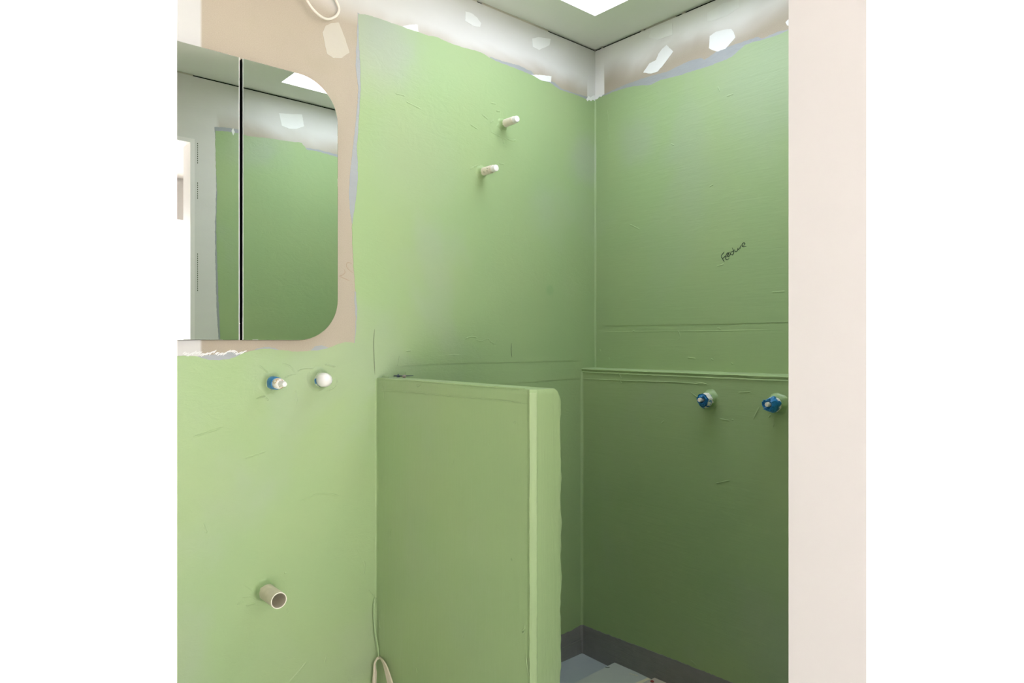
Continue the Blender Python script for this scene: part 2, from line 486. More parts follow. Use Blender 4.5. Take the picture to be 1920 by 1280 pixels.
# ================================================================== coats on wall A
topA = [(671, 26), (684, 27), (698, 31), (720, 38), (742, 46), (764, 54), (785, 61), (803, 67), (820, 70), (835, 77), (855, 85), (875, 91), (892, 95),
        (905, 100), (917, 108), (936, 117), (955, 124), (976, 132), (997, 141), (1015, 149), (1030, 155), (1041, 162), (1050, 168), (1068, 174), (1085, 180), (1100, 186)]
leftA = [(672, 60), (675, 120), (676, 165), (673, 220), (669, 280), (671, 330), (668, 366), (660, 425), (661, 464), (663, 503), (667, 549), (670, 580), (668, 610), (665, 643),
         (650, 641), (635, 644), (628, 648), (609, 654), (590, 657), (550, 659), (525, 656), (497, 653), (478, 656), (458, 660), (418, 664), (380, 668), (340, 666), (300, 668)]
pts = [uA(p) for p in topA] + [(0.0, uA((1116, 188))[1]), (0.0, 0.0), (YD, 0.0), (YD, 1.214)] + [uA(p) for p in leftA[::-1]]
nT = len(topA)
plate('waterproof_coat', pts, PL_A, 0.0009, M['green_A'], wallA, 0.0016, 0.005, free={nT, nT + 1, nT + 2, nT + 3})
def primer(pxs, uf, pl, parent, h=0.0005, mat='primer', name='primer_coat', jit=0.0016, seed=0, lab=None):
    o = plate(name, [uf(p) for p in pxs], pl, h, M[mat], parent, jit, 0.005, seed=seed)
    if lab: o['label'] = lab
    return o
primer([(671, 24), (667, 120), (672, 168), (668, 220), (661, 280), (656, 330), (654, 366), (656, 400), (662, 428), (690, 428), (690, 40)], uA, PL_A, wallA, lab='grey primer edge beside the mirror')
primer([(664, 546), (672, 548), (690, 560), (690, 660), (664, 648), (667, 600)], uA, PL_A, wallA, lab='grey primer patch below the mirror corner')
primer([(580, 664), (584, 655), (592, 648), (604, 647), (616, 652), (640, 660)], uA, PL_A, wallA, seed=1)
primer([(470, 670), (478, 654), (497, 650), (515, 652), (530, 660), (520, 668)], uA, PL_A, wallA, seed=2)
primer([(370, 668), (390, 675), (430, 673), (452, 664), (440, 659), (400, 664)], uA, PL_A, wallA, h=0.0014, seed=3)
primer([(918, 106), (940, 114), (970, 122), (997, 134), (1003, 142), (990, 150), (930, 130)], uA, PL_A, wallA, seed=4)
primer([(1024, 150), (1040, 155), (1052, 166), (1085, 177), (1104, 182), (1104, 200), (1040, 175)], uA, PL_A, wallA, seed=5)
def patch(pxs, uf, pl, parent, mat='compound', h=0.0007, seed=0, jit=0.0012):
    return plate('filler_patch', [uf(p) for p in pxs], pl, h, M[mat], parent, jit, 0.006, seed=seed)
Z1 = lambda q: (320 + q[0] / 4.266, q[1] / 4.266)
Z3 = lambda q: (660 + q[0] / 4.0, q[1] / 4.0)
Z4 = lambda q: (1080 + q[0] / 4.266, q[1] / 4.266)
patch([Z1(q) for q in [(1280, 185), (1345, 180), (1380, 270), (1430, 420), (1370, 465), (1300, 465), (1250, 430), (1215, 260), (1240, 205)]], uA, PL_A, wallA, 'compound_faint')
patch([Z3(q) for q in [(378, 198), (430, 186), (490, 185), (500, 250), (440, 232)]], uA, PL_A, wallA, seed=1)
patch([Z3(q) for q in [(850, 85), (900, 100), (940, 135), (968, 175), (960, 202), (905, 192), (850, 155)]], uA, PL_A, wallA, seed=2)
patch([Z3(q) for q in [(1352, 290), (1400, 278), (1490, 292), (1480, 340), (1400, 375), (1355, 350)]], uA, PL_A, wallA, seed=3)
patch([Z3(q) for q in [(1342, 560), (1420, 562), (1495, 572), (1490, 618), (1420, 604)]], uA, PL_A, wallA, h=0.0012, seed=4)
# white streaks of undercoat below the mirror
mb = MB(); rnd = random.Random(3)
for k in range(46):
    x = 345 + k * 2.5; y = 662 + 2.2 * math.sin(k * .5) + rnd.uniform(-1.5, 1.5) - (2.0 if k > 30 else 0)
    stroke(mb, [uA((x - 3, y + rnd.uniform(1, 4))), uA((x, y)), uA((x + rnd.uniform(2, 5), y - rnd.uniform(1, 3)))], PL_A, 0.0026, 0.0015 + 0.00002 * k, 2)
mb.build('undercoat_streaks', M['compound'], wallA)
# frayed white end of the corner joint
patch([(1099, 186), (1103, 180), (1107, 183), (1111, 180), (1115, 179), (1115.5, 190), (1111, 187), (1108, 190), (1104, 187), (1101, 190)], uA, PL_A, wallA, h=0.0013, seed=6, jit=0.0014)

def band(pxs, uf, pl, parent, mat, h=0.0022, seed=0, name='joint_tape_band'):
    return plate(name, [uf(p) for p in pxs], pl, h, mat, parent, 0.0010, 0.012, freq=25, seed=seed)
band([(748, 667), (850, 664.5), (960, 664), (1086, 663), (1086, 676), (1000, 678), (900, 680), (800, 683), (745, 686)], uA, PL_A, wallA, M['green_A'], 0.0020)
band([(760, 697), (900, 696), (1000, 692), (1086, 690), (1088, 709), (1000, 715), (900, 722), (760, 722)], uA, PL_A, wallA, M['green_A'], 0.0024, 3)
# raised ridge lines left by the trowel and brush
def ridge(mb, pxs, uf, pl, wd, h):
    path = smooth_path([(*uf(p), 0) for p in pxs], 5)
    N = len(path); k = len(mb.v)
    for i, p in enumerate(path):
        d = (path[min(i + 1, N - 1)] - path[max(i - 1, 0)]).normalized(); s = Vector((-d.y, d.x, 0))
        e = min(1.0, 5.0 * min(i, N - 1 - i) / (N - 1)) * (0.75 + 0.5 * noise.noise(Vector((i * 0.7, wd * 900, len(mb.v)))))
        for q, hh in ((1, 0.0008), (0.25, h * e + 0.0009), (-0.4, h * e * 0.7 + 0.0009), (-1, 0.0008)):
            mb.v.append(tuple(pl(p + s * wd * q * (0.4 + 0.6 * e), hh)))
        if i:
            for j in range(3):
                a = k + 4 * (i - 1) + j
                mb.f.append((a, a + 1, a + 5, a + 4))
    return mb
R5 = lambda q: (660 + q[0] / 4.174, 600 + q[1] / 4.174)
RB = lambda q: (460 + q[0] / 8.727, 660 + q[1] / 8.727)
RS = lambda q: (860 + q[0] / 8.0, 190 + q[1] / 8.0)
mb = MB()
for p in [[R5(q) for q in l] for l in (
        [(880, 150), (930, 130), (985, 140)], [(960, 150), (1010, 165), (1060, 145), (1080, 165)], [(1070, 160), (1110, 180), (1140, 150)], [(1100, 190), (1130, 180)],
        [(420, 243), (465, 238)], [(390, 330), (400, 345), (420, 345)], [(740, 275), (800, 272), (855, 275)])]:
    ridge(mb, p, uA, PL_A, 0.0035, 0.0016)
for p in [[RB(q) for q in l] for l in (
        [(210, 210), (330, 300), (370, 350)], [(600, 185), (720, 230), (810, 325)], [(850, 320), (890, 280), (1040, 260), (1200, 285)], [(1290, 200), (1380, 220), (1480, 235)],
        [(250, 460), (250, 560), (330, 610), (440, 600)], [(170, 765), (260, 730), (330, 715)], [(640, 430), (700, 380), (840, 350)], [(1030, 430), (1060, 330), (1160, 290)],
        [(350, 740), (345, 765), (380, 785)], [(1480, 380), (1500, 480), (1440, 580), (1300, 640)], [(820, 620), (830, 700), (830, 860)])]:
    ridge(mb, p, uA, PL_A, 0.0035, 0.0018)
for p in [[RS(q) for q in l] for l in (
        [(470, 450), (560, 500), (650, 545), (720, 580)], [(470, 330), (520, 280)], [(640, 290), (600, 335), (560, 380)], [(340, 190), (400, 240), (440, 270)],
        [(170, 345), (230, 385), (290, 420)], [(720, 560), (800, 590), (860, 580)], [(660, 560), (670, 600), (665, 635)], [(170, 1020), (240, 975), (300, 955)], [(600, 930), (680, 945)],
        [(560, 145), (620, 150)], [(470, 20), (560, 40)])]:
    ridge(mb, p, uA, PL_A, 0.004, 0.0018)
for p in ([(455, 1094), (470, 1104), (478, 1112)], [(452, 1120), (470, 1118), (486, 1126)], [(460, 1135), (480, 1130)], [(444, 1133), (458, 1125)],
          [(538, 1140), (541, 1149)], [(608, 1245), (613, 1225)], [(653, 1275), (658, 1268)], [(540, 1280), (560, 1258), (576, 1238)], [(681, 1080), (684, 1062), (682, 1050)],
          [(696, 1175), (694, 1190), (697, 1196)], [(533, 1074), (537, 1073)], [(690, 1105), (700, 1118)], [(380, 980), (388, 1000)], [(455, 860), (500, 845)], [(360, 820), (420, 800)],
          [(760, 190), (790, 205)], [(740, 175), (760, 180)], [(560, 940), (600, 925), (640, 930)]):
    ridge(mb, p, uA, PL_A, 0.0035, 0.0014)
o = mb.build('trowel_marks', M['green_A'], wallA); o['kind'] = 'stuff'
# pencil and pen marks
mb = MB(); stroke(mb, [uA(p) for p in [(702, 617), (700, 640), (701, 675), (702.5, 702)]], PL_A, 0.0018, 0.0019)
mb.build('pencil_line', M['pencil'], wallA)
mb = MB(); stroke(mb, [uA(p) for p in [(958, 643), (957.5, 657), (959, 670)]], PL_A, 0.0022, 0.0028)
mb.build('pencil_line', M['pencil'], wallA)
RK = lambda q: (620 + q[0] / 4.92, 440 + q[1] / 4.92)
mb = MB()
for l in ([(75, 380), (110, 370), (132, 345), (122, 318)], [(75, 380), (130, 405), (175, 425)], [(195, 270), (170, 256), (148, 264), (146, 295), (170, 325), (206, 353)]):
    stroke(mb, [uA(RK(q)) for q in l], PL_A, 0.0020, 0.0006)
o = mb.build('pencil_scribble', plain('faint_pencil', (0.33, 0.25, 0.18), 0.7), wallA); o['label'] = 'faint pencilled scribble beside the mirror'
# grey base coat on wall A inside the shower
plate('base_coat', [(-0.905, 0), (-0.905, 0.108), (-0.5, 0.106), (-0.14, 0.104), (-0.079, 0.112), (-0.079, 0)], PL_A, 0.0016, M['base_grey'], wallA, 0.002, 0.01, free={0, 4, 5})
plate('base_tape_band', [(-0.905, 0), (-0.905, 0.052), (-0.3, 0.050), (-0.079, 0.055), (-0.079, 0)], PL_A, 0.0040, M['base_grey'], wallA, 0.0012, 0.012, free={0, 3, 4}, freq=25)
MB().box((-.03, YD, zt + .0003), (-.006, -.0001, H - .0003)).build('open_joint', M['black'], wallA)  # black strips put in for the shade inside the unfilled joints
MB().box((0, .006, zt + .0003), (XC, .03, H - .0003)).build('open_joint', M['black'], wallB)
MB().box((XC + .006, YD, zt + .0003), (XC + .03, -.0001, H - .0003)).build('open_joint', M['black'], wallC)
# filled lengths of the open joint under the ceiling
def fill(a, b, ax, parent):
    if ax == 'A': mb = MB().box((-.0058, a, zt), (-.0004, b, H))
    elif ax == 'B': mb = MB().box((a, .0004, zt), (b, .0058, H))
    else: mb = MB().box((XC + .0004, a, zt), (XC + .0058, b, H))
    mb.build('joint_filler', M['compound_faint'], parent)
yA = lambda px, py: CAM.y + ray(px, py).y * ((H - CAM.z) / ray(px, py).z)
fA = lambda px: on_x(px, 0).y
fB = lambda px: on_y(px, 0).x
fill(YD, fA(895), 'A', wallA); fill(fA(904), fA(1028), 'A', wallA)
fill(fB(1127.5), fB(1129.5), 'B', wallB); fill(fB(1201), fB(1207), 'B', wallB); fill(fB(1210), fB(1267), 'B', wallB); fill(fB(1279), fB(1284), 'B', wallB); fill(fB(1420), XC, 'B', wallB)
fC = lambda px: in_mirror(px, 180).y
fill(YD, fC(362), 'C', wallC)
# a paint blob on the joint
ridge(mb := MB(), [(922, 8), (930, 13), (938, 16)], uA, PL_A, 0.004, 0.004); mb.build('filler_blob', M['compound'], wallA)

# ================================================================== coats on wall B
topB = [(1116.5, 186), (1126, 182), (1136, 178), (1162, 168), (1185, 162), (1205, 160), (1221, 159), (1239, 150), (1260, 145), (1279, 140), (1300, 133), (1324, 126), (1345, 118), (1361, 112),
        (1373, 106), (1382, 98), (1396, 86), (1412, 79), (1431, 75), (1450, 68), (1467, 62), (1480, 55), (1500, 48)]
pb = [uB(p) for p in topB]; pb[0] = (0.0, pb[0][1])
xr = pb[-1][0]
pts = pb + [(XC, pb[-1][1] - 0.02), (XC, 0.5), (0, 0.5)]
n = len(pb)
plate('waterproof_coat', pts, PL_B, 0.0009, M['green_B'], wallB, 0.0015, 0.005, free={n, n + 1, n + 2})
pr = [(1117, 184), (1136, 175), (1169, 160), (1202, 148), (1225, 141), (1244, 136), (1254, 133), (1270, 125), (1286, 117), (1300, 112), (1314, 109), (1321, 112), (1330, 106), (1345, 96),
      (1365, 88), (1385, 81), (1403, 75), (1420, 69), (1430, 72), (1437, 69), (1455, 61), (1476, 55), (1500, 46)]
primer(pr + [(1500, 70), (1400, 110), (1300, 150), (1200, 175), (1117, 195)], uB, PL_B, wallB, seed=6, lab='grey primer strip above the green on the shower wall')
patch([Z4(q) for q in [(725, 360), (778, 412), (735, 470), (710, 505), (655, 572), (600, 590), (538, 580), (590, 505), (640, 480), (660, 430), (690, 390)]], uB, PL_B, wallB, seed=7)
patch([Z4(q) for q in [(1070, 290), (1120, 255), (1180, 238), (1240, 230), (1262, 255), (1275, 298), (1250, 330), (1195, 390), (1130, 412), (1090, 400), (1065, 385)]], uB, PL_B, wallB, seed=8)
patch([Z4(q) for q in [(580, 300), (600, 245), (700, 195), (775, 185), (775, 275), (650, 318)]], uB, PL_B, wallB, 'compound_B', seed=9)
patch([Z4(q) for q in [(1050, 170), (1050, 105), (1180, 25), (1300, 0), (1305, 55), (1215, 120), (1100, 165)]], uB, PL_B, wallB, 'compound_B', seed=10)
patch([(1473, 42), (1478, 36), (1486, 40), (1488, 50), (1476, 48)], uB, PL_B, wallB, seed=11)
patch([(1117, 178), (1124, 178), (1131, 177), (1128, 181), (1124, 181), (1121, 185), (1117, 187)], uB, PL_B, wallB, h=0.0014, seed=12, jit=0.0014)
R6 = lambda q: (1080 + q[0] / 4.267, 560 + q[1] / 4.267)
band([R6(q) for q in [(240, 168), (500, 156), (900, 142), (1300, 128), (1760, 108), (1760, 186), (1300, 198), (800, 207), (240, 215)]], uB, PL_B, wallB, M['green_B'], 0.0022, 5)
RF = lambda q: (1320 + q[0] / 16, 430 + q[1] / 16)
mb = MB()
for p in ([(620, 672), (560, 740), (515, 800)], [(515, 800), (560, 880), (620, 978)], [(570, 875), (610, 835), (652, 790)],
          [(662, 838), (710, 800), (748, 750), (742, 712), (712, 706), (680, 750), (655, 840), (664, 895), (705, 908), (745, 880), (765, 850)],
          [(800, 682), (765, 690), (722, 740), (715, 800), (745, 815), (785, 770), (800, 700), (790, 760), (820, 750)],
          [(850, 545), (880, 610), (898, 665), (888, 730), (852, 765), (812, 735)], [(800, 690), (850, 668), (908, 640)],
          [(928, 590), (926, 632), (958, 670), (1000, 645), (1022, 590), (1020, 570), (1045, 610), (1080, 612)],
          [(1062, 545), (1082, 575), (1098, 530), (1105, 475)],
          [(1150, 480), (1210, 470), (1234, 430), (1200, 402), (1152, 440), (1145, 492), (1180, 520), (1230, 516), (1282, 517)]):
    stroke(mb, [uB(RF(q)) for q in p], PL_B, 0.0030, 0.0012, 6)
o = mb.build('handwriting', M['marker'], wallB); o['label'] = "handwritten word 'Feature' slanting upward"
mb = MB()
for p in [[R6(q) for q in l] for l in ([(455, 260), (470, 255)], [(815, 250), (830, 290), (825, 330)], [(1130, 235), (1160, 240)], [(190, 400), (200, 425)], [(890, 470), (960, 478)], [(1080, 480), (1100, 490)], [(1240, 515), (1260, 522)], [(265, 470), (270, 490)])] + \
        [[(1344, 499), (1352, 497), (1358, 495)], [(1346, 162), (1350, 172)], [(1362, 181), (1376, 176)], [(1140, 240), (1143, 262)], [(1258, 270), (1264, 272)], [(1330, 350), (1338, 346)], [(1446, 548), (1474, 546)], [(1180, 420), (1200, 430)]]:
    ridge(mb, p, uB, PL_B, 0.0035, 0.0014)
ridge(mb, [R6(q) for q in [(160, 268), (600, 262), (1100, 258), (1700, 246)]], uB, PL_B, 0.003, 0.0008)
ridge(mb, [(1139, 206), (1141, 225), (1142, 250)], uB, PL_B, 0.003, 0.0012)
o = mb.build('trowel_marks', M['green_B'], wallB); o['kind'] = 'stuff'

# ---- built-out lower part of wall B with the ledge on top
LZ = 1.121
rs = []
NX = 150
for i in range(NX + 1):
    x = XC * i / NX
    f = ledge_y(x)
    a = noise.noise(Vector((x * 18, 1.3, 0))); b = noise.noise(Vector((x * 55, 4.7, 0)))
    z = LZ + 0.004 * x + 0.0012 * a
    rs.append([(x, -.0005, z + .0015), (x, f + .010, z + .001), (x, f + .002, z - .0004 + .0012 * b), (x, f - .0022 - .001 * a, z - .003 + .0008 * b), (x, f - .0010, z - .0085 + .001 * a),
               (x, f + .0008, z - .0105), (x, f - .0016, z - .0150 + .0012 * b), (x, f - .0004, z - .0175), (x, f, z - .03), (x, f, 0), (x, -.0005, 0)])
mb = MB().rings(rs)
ledge = mb.build('ledge_wall', M['green_B'], wallB, 50)
ledge['label'] = 'thicker lower part of the shower wall forming a narrow ledge'
plate('base_coat', [(0, 0), (0, 0.113), (0.10, 0.116), (0.25, 0.124), (0.42, 0.133), (0.60, 0.140), (0.85, 0.148), (XC, 0.155), (XC, 0)], PL_L, 0.0014, M['base_grey'], wallB, 0.002, 0.008, free={0, 7, 8})
mb = MB()
for p in [[R6(q) for q in l] for l in ([(50, 640), (400, 655), (800, 668), (1060, 688)], [(950, 668), (1010, 675), (1050, 684)], [(340, 585), (365, 640)], [(355, 655), (366, 678)], [(318, 645), (328, 652)],
        [(915, 745), (960, 780), (990, 800)], [(1470, 862), (1440, 920), (1418, 965)], [(1585, 940), (1583, 990), (1580, 1028)], [(685, 995), (705, 975)], [(1245, 965), (1262, 970)], [(1150, 960), (1230, 975)],
        [(1300, 750), (1400, 745)], [(1540, 950), (1560, 925)])] + [[(1295, 1237), (1303, 1244), (1307, 1250)], [(1330, 1257), (1335, 1265)], [(1342, 906), (1370, 900)]]:
    ridge(mb, p, uL, PL_L, 0.003, 0.0014)
o = mb.build('trowel_marks', M['green_B'], wallB); o['kind'] = 'stuff'

# sealant fillets in the corners
def fillet(name, c, ax, ay, r, z0, z1, mat, parent, jit=0.0):
    rs = []; nz = 40
    for i in range(nz + 1):
        z = z0 + (z1 - z0) * i / nz
        rr = r * (1 + jit * noise.noise(Vector((z * 9, c[0] * 5, c[1] * 5))))
        ring = [(c[0], c[1], z)]
        for k in range(6):
            a = math.pi / 2 * k / 5
            ring.append((c[0] + ax * rr * (1 - math.sin(a)), c[1] + ay * rr * (1 - math.cos(a)), z))
        rs.append(ring)
    return MB().rings(rs).build(name, mat, parent, 40)
fillet('corner_bead', (0, 0), 1, -1, 0.011, LZ, uA((1116, 190))[1], M['green_A'], wallB, 0.3)
fillet('corner_bead', (0, LEDGE_A), 1, -1, 0.012, 0.11, LZ - .012, M['green_A'], wallB, 0.3)
fillet('corner_bead', (0, LEDGE_A), 1, -1, 0.014, 0.0, 0.112, M['base_grey'], wallB, 0.3)

# ================================================================== coats on wall C (reflection)
cC = [(404, 245), (425, 246), (448, 250), (470, 256), (503, 259), (535, 264), (566, 268), (575, 280), (600, 285), (632, 294), (700, 312)]
pc = [uC(p) for p in cC]
lc = [uC(p) for p in [(404, 300), (407, 360), (405, 430), (408, 520), (411, 590), (413, 640)]]
pts = pc + [(0.0, pc[-1][1]), (0.0, 0.0), (lc[-1][0], 0.0)] + lc[::-1]
n = len(pc)
plate('waterproof_coat', pts, PL_C, 0.0009, M['green_C'], wallC, 0.002, 0.006, free={n, n + 1})
primer([(402, 238), (425, 239), (449, 243), (449, 262), (404, 262)], uC, PL_C, wallC, seed=8)
primer([(568, 276), (600, 281), (634, 290), (634, 310), (575, 300)], uC, PL_C, wallC, seed=9)
primer([(405, 300), (405.5, 360), (403, 430), (404, 500), (406, 580), (410, 638), (425, 640), (420, 300)], uC, PL_C, wallC, seed=10)
patch([Z1(q) for q in [(865, 905), (950, 912), (1050, 915), (1068, 1010), (1010, 1030), (950, 1030), (890, 1005)]], uC, PL_C, wallC, seed=13)
patch([(434, 245), (437, 240), (440, 248), (437, 254)], uC, PL_C, wallC, h=.0013, seed=14)
mb = MB()
for y0, y1 in ((268, 305), (342, 372), (475, 545)):
    yy = y0
    while yy < y1:
        stroke(mb, [uC((370.5, yy)), (uC((370.5, yy + 2.4)))], PL_C, 0.0035, 0.0004, 2, False); yy += 4
mb.build('bead_perforations', M['pencil'], wallC)

# ================================================================== low nib wall
NY0, NY1, NXE, NZ = -0.998, -0.910, 0.705, 1.1166
rs = []
NR = 170
for i in range(NR + 1):
    z = NZ * i / NR
    j1 = noise.noise(Vector((z * 9, 0.3, 2))); j2 = noise.noise(Vector((z * 34, 5.1, 0))); j3 = noise.noise(Vector((z * 70, 9.1, 3)))
    k1 = noise.noise(Vector((z * 16, 3.3, 7))); k2 = noise.noise(Vector((z * 45, 8.3, 1)))
    d = max(0.0, (z - (NZ - 0.007)) / 0.007)            # rounded top
    ins = 0.0035 * d * d
    far = 0.014 * max(0.0, (z - (NZ - 0.03)) / 0.03) ** 1.5   # worn far top corner
    e1 = 0.0034 * j1 + 0.0040 * j2 + 0.0024 * j3
    lump = 0.0045 * k1 + 0.0050 * max(0, k2) + 0.0020 * k2 + 0.0014 * j3
    y0 = NY0 + ins; y1 = NY1 - ins - far; xe = NXE - ins
    rs.append([(0, y0, z), (0.25, y0, z), (0.5, y0, z), (xe - .06, y0, z), (xe - .026, y0, z), (xe - .022, y0, z), (xe - .018 + e1 * 0.6, y0 - .0002, z), (xe - .0115 + e1 * 1.2, y0 - .0030 - .0012 * j2, z), (xe - .009 + .4 * e1, y0 - .0036, z),
               (xe + .0006, y0 + .0062 + .0010 * j2, z), (xe + .0018, y0 + .0095 + .0012 * j3, z), (xe, y0 + .0125, z), (xe, y0 + .015, z), (xe, y0 + .045, z), (xe, y1 - .015, z), (xe, y1 - .012, z),
               (xe + .0009, y1 - .002 + lump * .5, z), (xe - .0008, y1 + .0016 + lump, z), (xe - .008, y1 + .0012 + lump, z), (xe - .02, y1, z), (0, y1, z)])
nib = MB().rings(rs).build('wall_nib', M['green_N'], None, 32)
tag(nib, 'low green nib wall dividing the shower from the basin', 'wall', kind='structure')
PL_N = lambda p, h: Vector((p[0], NY0 - h, p[1]))
uN = lambda q: (on_y(*q, NY0).x, on_y(*q, NY0).z)
mb = MB()
for p in ([(708, 712), (760, 712.5), (840, 719), (910, 724.5), (985, 729)], [(712, 733), (760, 734), (830, 741), (930, 750), (992, 757)],
          [(964, 795), (967, 790)], [(980, 1182), (984, 1176), (983, 1168)], [(979, 1184), (982, 1186), (984, 1182)], [(958, 1048), (961, 1049)], [(986, 1225), (988, 1245), (992, 1268)], [(716, 720), (719, 735), (720, 750)],
          [(711, 1160), (713, 1178)], [(730, 1010), (734, 990)], [(868, 1195), (870, 1190)], [(780, 1250), (783, 1262)], [(780, 720), (784, 724), (790, 720)], [(850, 860), (852, 880)], [(916, 838), (917, 830)]):
    ridge(mb, p, uN, PL_N, 0.0028, 0.0016)
o = mb.build('trowel_marks', M['green_N'], nib); o['kind'] = 'stuff'
fillet('corner_bead', (0, NY0), 1, -1, 0.007, 0.0, NZ - .004, M['green_N'], nib, 0.4)
# soft bead where the nib top meets wall A
lathe(mb := MB(), (0.0, NY0 + .03, NZ), (1, 0, 0), [(0, .010), (.012, .007), (.022, .003), (.028, .0005)], 12, 0.3)
mb.build('paint_lump', M['green_N'], nib, 60)

# ================================================================== mirror cabinet
cab = empty('mirror_cabinet', (0, (CY0 + CY1) / 2, CZ0), 'recessed two-door mirror cabinet with rounded outer corners', 'mirror cabinet')
g = .003
mb = MB()
bx0 = -.095
mb.box((bx0, CY0 + g, CZ0 + g), (bx0 + .006, CY1 - g, CZ1 - g))
mb.box((bx0 + .006, CY0 + g, CZ0 + g), (.002, CY0 + g + .012, CZ1 - g)); mb.box((bx0 + .006, CY1 - g - .012, CZ0 + g), (.002, CY1 - g, CZ1 - g))
mb.box((bx0 + .006, CY0 + g + .012, CZ0 + g), (.002, CY1 - g - .012, CZ0 + g + .012)); mb.box((bx0 + .006, CY0 + g + .012, CZ1 - g - .012), (.002, CY1 - g - .012, CZ1 - g))
mb.build('carcass', M['black'], cab)
MZ0, MZ1 = 1.2305, 1.9735
def door(ya, yb, r_left, r_right):
    def outline(ins):
        pts = []
        a, b, c, d = ya + ins, yb - ins, MZ0 + ins, MZ1 - ins
        def arc(cx, cz, r, a0):
            if r <= 0: pts.append((cx, cz)); return
            for k in range(17):
                t = math.radians(a0 + 90 * k / 16); pts.append((cx + r * math.cos(t), cz + r * math.sin(t)))
        rr = max(0, r_right - ins) if r_right else 0; rl = max(0, r_left - ins) if r_left else 0
        arc(b - rr, c + rr, rr, -90); arc(b - rr, d - rr, rr, 0); arc(a + rl, d - rl, rl, 90); arc(a + rl, c + rl, rl, 180)
        return pts
    o = MB().rings([[(x, p[0], p[1]) for p in outline(i)] for x, i in ((.0035, 0.0), (.0190, 0.0), (.0192, 0.0006))]).build('mirror_door', M['black'], cab)
    MB().rings([[(x, p[0], p[1]) for p in outline(i)] for x, i in ((.0193, 0.0008), (MIRROR_X - .0006, 0.0008), (MIRROR_X, 0.0018))]).build('mirror_glass', M['mirror'], o)
    ye, sg = (ya, 1) if r_right else (yb, -1)
    MB().box((.0188, min(ye, ye + sg * .0017), MZ0 + .001), (MIRROR_X + .0002, max(ye, ye + sg * .0017), MZ1 - .001)).build('edge_trim', M['white_plastic'] if sg < 0 else M['silver'], o)
    return o
yr = on_x(634, 400, MIRROR_X).y; yg1 = on_x(455, 110, MIRROR_X).y; yg0 = on_x(449, 110, MIRROR_X).y
door(yg1, yr, 0, 0.118)
door(yg0 - (yr - yg1) - .02, yg0, 0.118, 0)

# ================================================================== pipes and fixings
AX = Vector((1, 0, 0))
def shower_outlet(px, py, L, label, mat, seed):
    p = on_x(px, py)
    o = empty('shower_outlet', p, label, 'pipe outlet', 'plugged pipe outlets high on the shower wall')
    lathe(MB_ := MB(), p + AX * .0005, AX, [(0, .024), (.002, .020), (.006, .0165), (.012, .0148), (.016, .0142)], 24, 0.25, seed)
    MB_.build('paint_collar', M['green_A'], o, 50)
    lathe(MB_ := MB(), p, AX, [(.010, .0134), (.014, .0138), (L * .78, .0132), (L * .80, .0126)], 24, 0.04, seed)
    MB_.build('pipe_stub', mat, o, 50)
    lathe(MB_ := MB(), p, AX, [(L * .78, .0112), (L * .84, .0120), (L * .86, .0112), (L * .90, .0120), (L * .92, .0110), (L * .95, .0116), (L * .99, .0106), (L, .0085)], 12, 0.08, seed)
    MB_.build('plug', M['white_plastic'], o, 50)
    return o
shower_outlet(942, 233, .080, 'clean white plugged pipe stub, upper of two above the shower', M['cream_plastic'], 1)
shower_outlet(902, 323, .083, 'stained white plugged pipe stub, lower of two above the shower', M['dirty'], 2)

p = on_x(507, 717)
o = empty('basin_tap_outlet', p, 'blue taped pipe outlet with small square white plug under the mirror', 'pipe outlet', 'basin pipe outlets under the mirror')
lathe(mb := MB(), p, AX, [(.0003, .034), (.002, .029), (.007, .0235), (.014, .0205), (.018, .0190)], 28, 0.2, 4); mb.build('paint_collar', M['green_A'], o, 50)
lathe(mb := MB(), p, AX, [(.012, .0175), (.016, .0182), (.040, .0176), (.046, .0165)], 20, 0.10, 5); mb.build('tape_wrap', M['blue'], o, 40)
lathe(mb := MB(), p, AX, [(.042, .0145), (.056, .0150), (.066, .0140), (.069, .0110)], 16, 0.06, 6); mb.build('plug', M['stained'], o, 40)
lathe(mb := MB(), p, AX, [(.066, .0085), (.092, .0082), (.097, .0066)], 6, 0.05, 7); mb.build('plug_head', M['white_plastic'], o)

p = on_x(596, 711)
o = empty('basin_spout_outlet', p, 'pipe outlet under the mirror covered by a round white domed cap', 'pipe outlet', 'basin pipe outlets under the mirror')
lathe(mb := MB(), p, AX, [(.0003, .036), (.003, .030), (.010, .0245), (.018, .0225), (.021, .0210)], 28, 0.15, 8); mb.build('paint_collar', M['green_A'], o, 50)
lathe(mb := MB(), p, AX, [(.016, .0200), (.030, .0205), (.034, .0195)], 24, 0.05, 9); mb.build('metal_sleeve', M['silver'], o, 50)
lathe(mb := MB(), p - AX * .0, AX, [(.0225, .0209), (.033, .0211)], 24, 0.10, 10, cap0=False, cap1=False)
vv, ff = mb.v, mb.f                 # a torn scrap of tape, only part of the way round
mb2 = MB(); mb2.v = vv; mb2.f = [f for f in ff if sum(vv[i][2] for i in f) / 4 < p.z + .006 and sum(vv[i][1] for i in f) / 4 < p.y - .004]
mb2.build('tape_scrap', M['blue'], o, 50)
lathe(mb := MB(), p, AX, [(.030, .0190), (.034, .0203), (.046, .0200), (.053, .0185), (.059, .0150), (.063, .0095), (.0648, .004), (.065, .0008)], 28, 0.02, 11); mb.build('dome_cap', M['white_plastic'], o, 60)

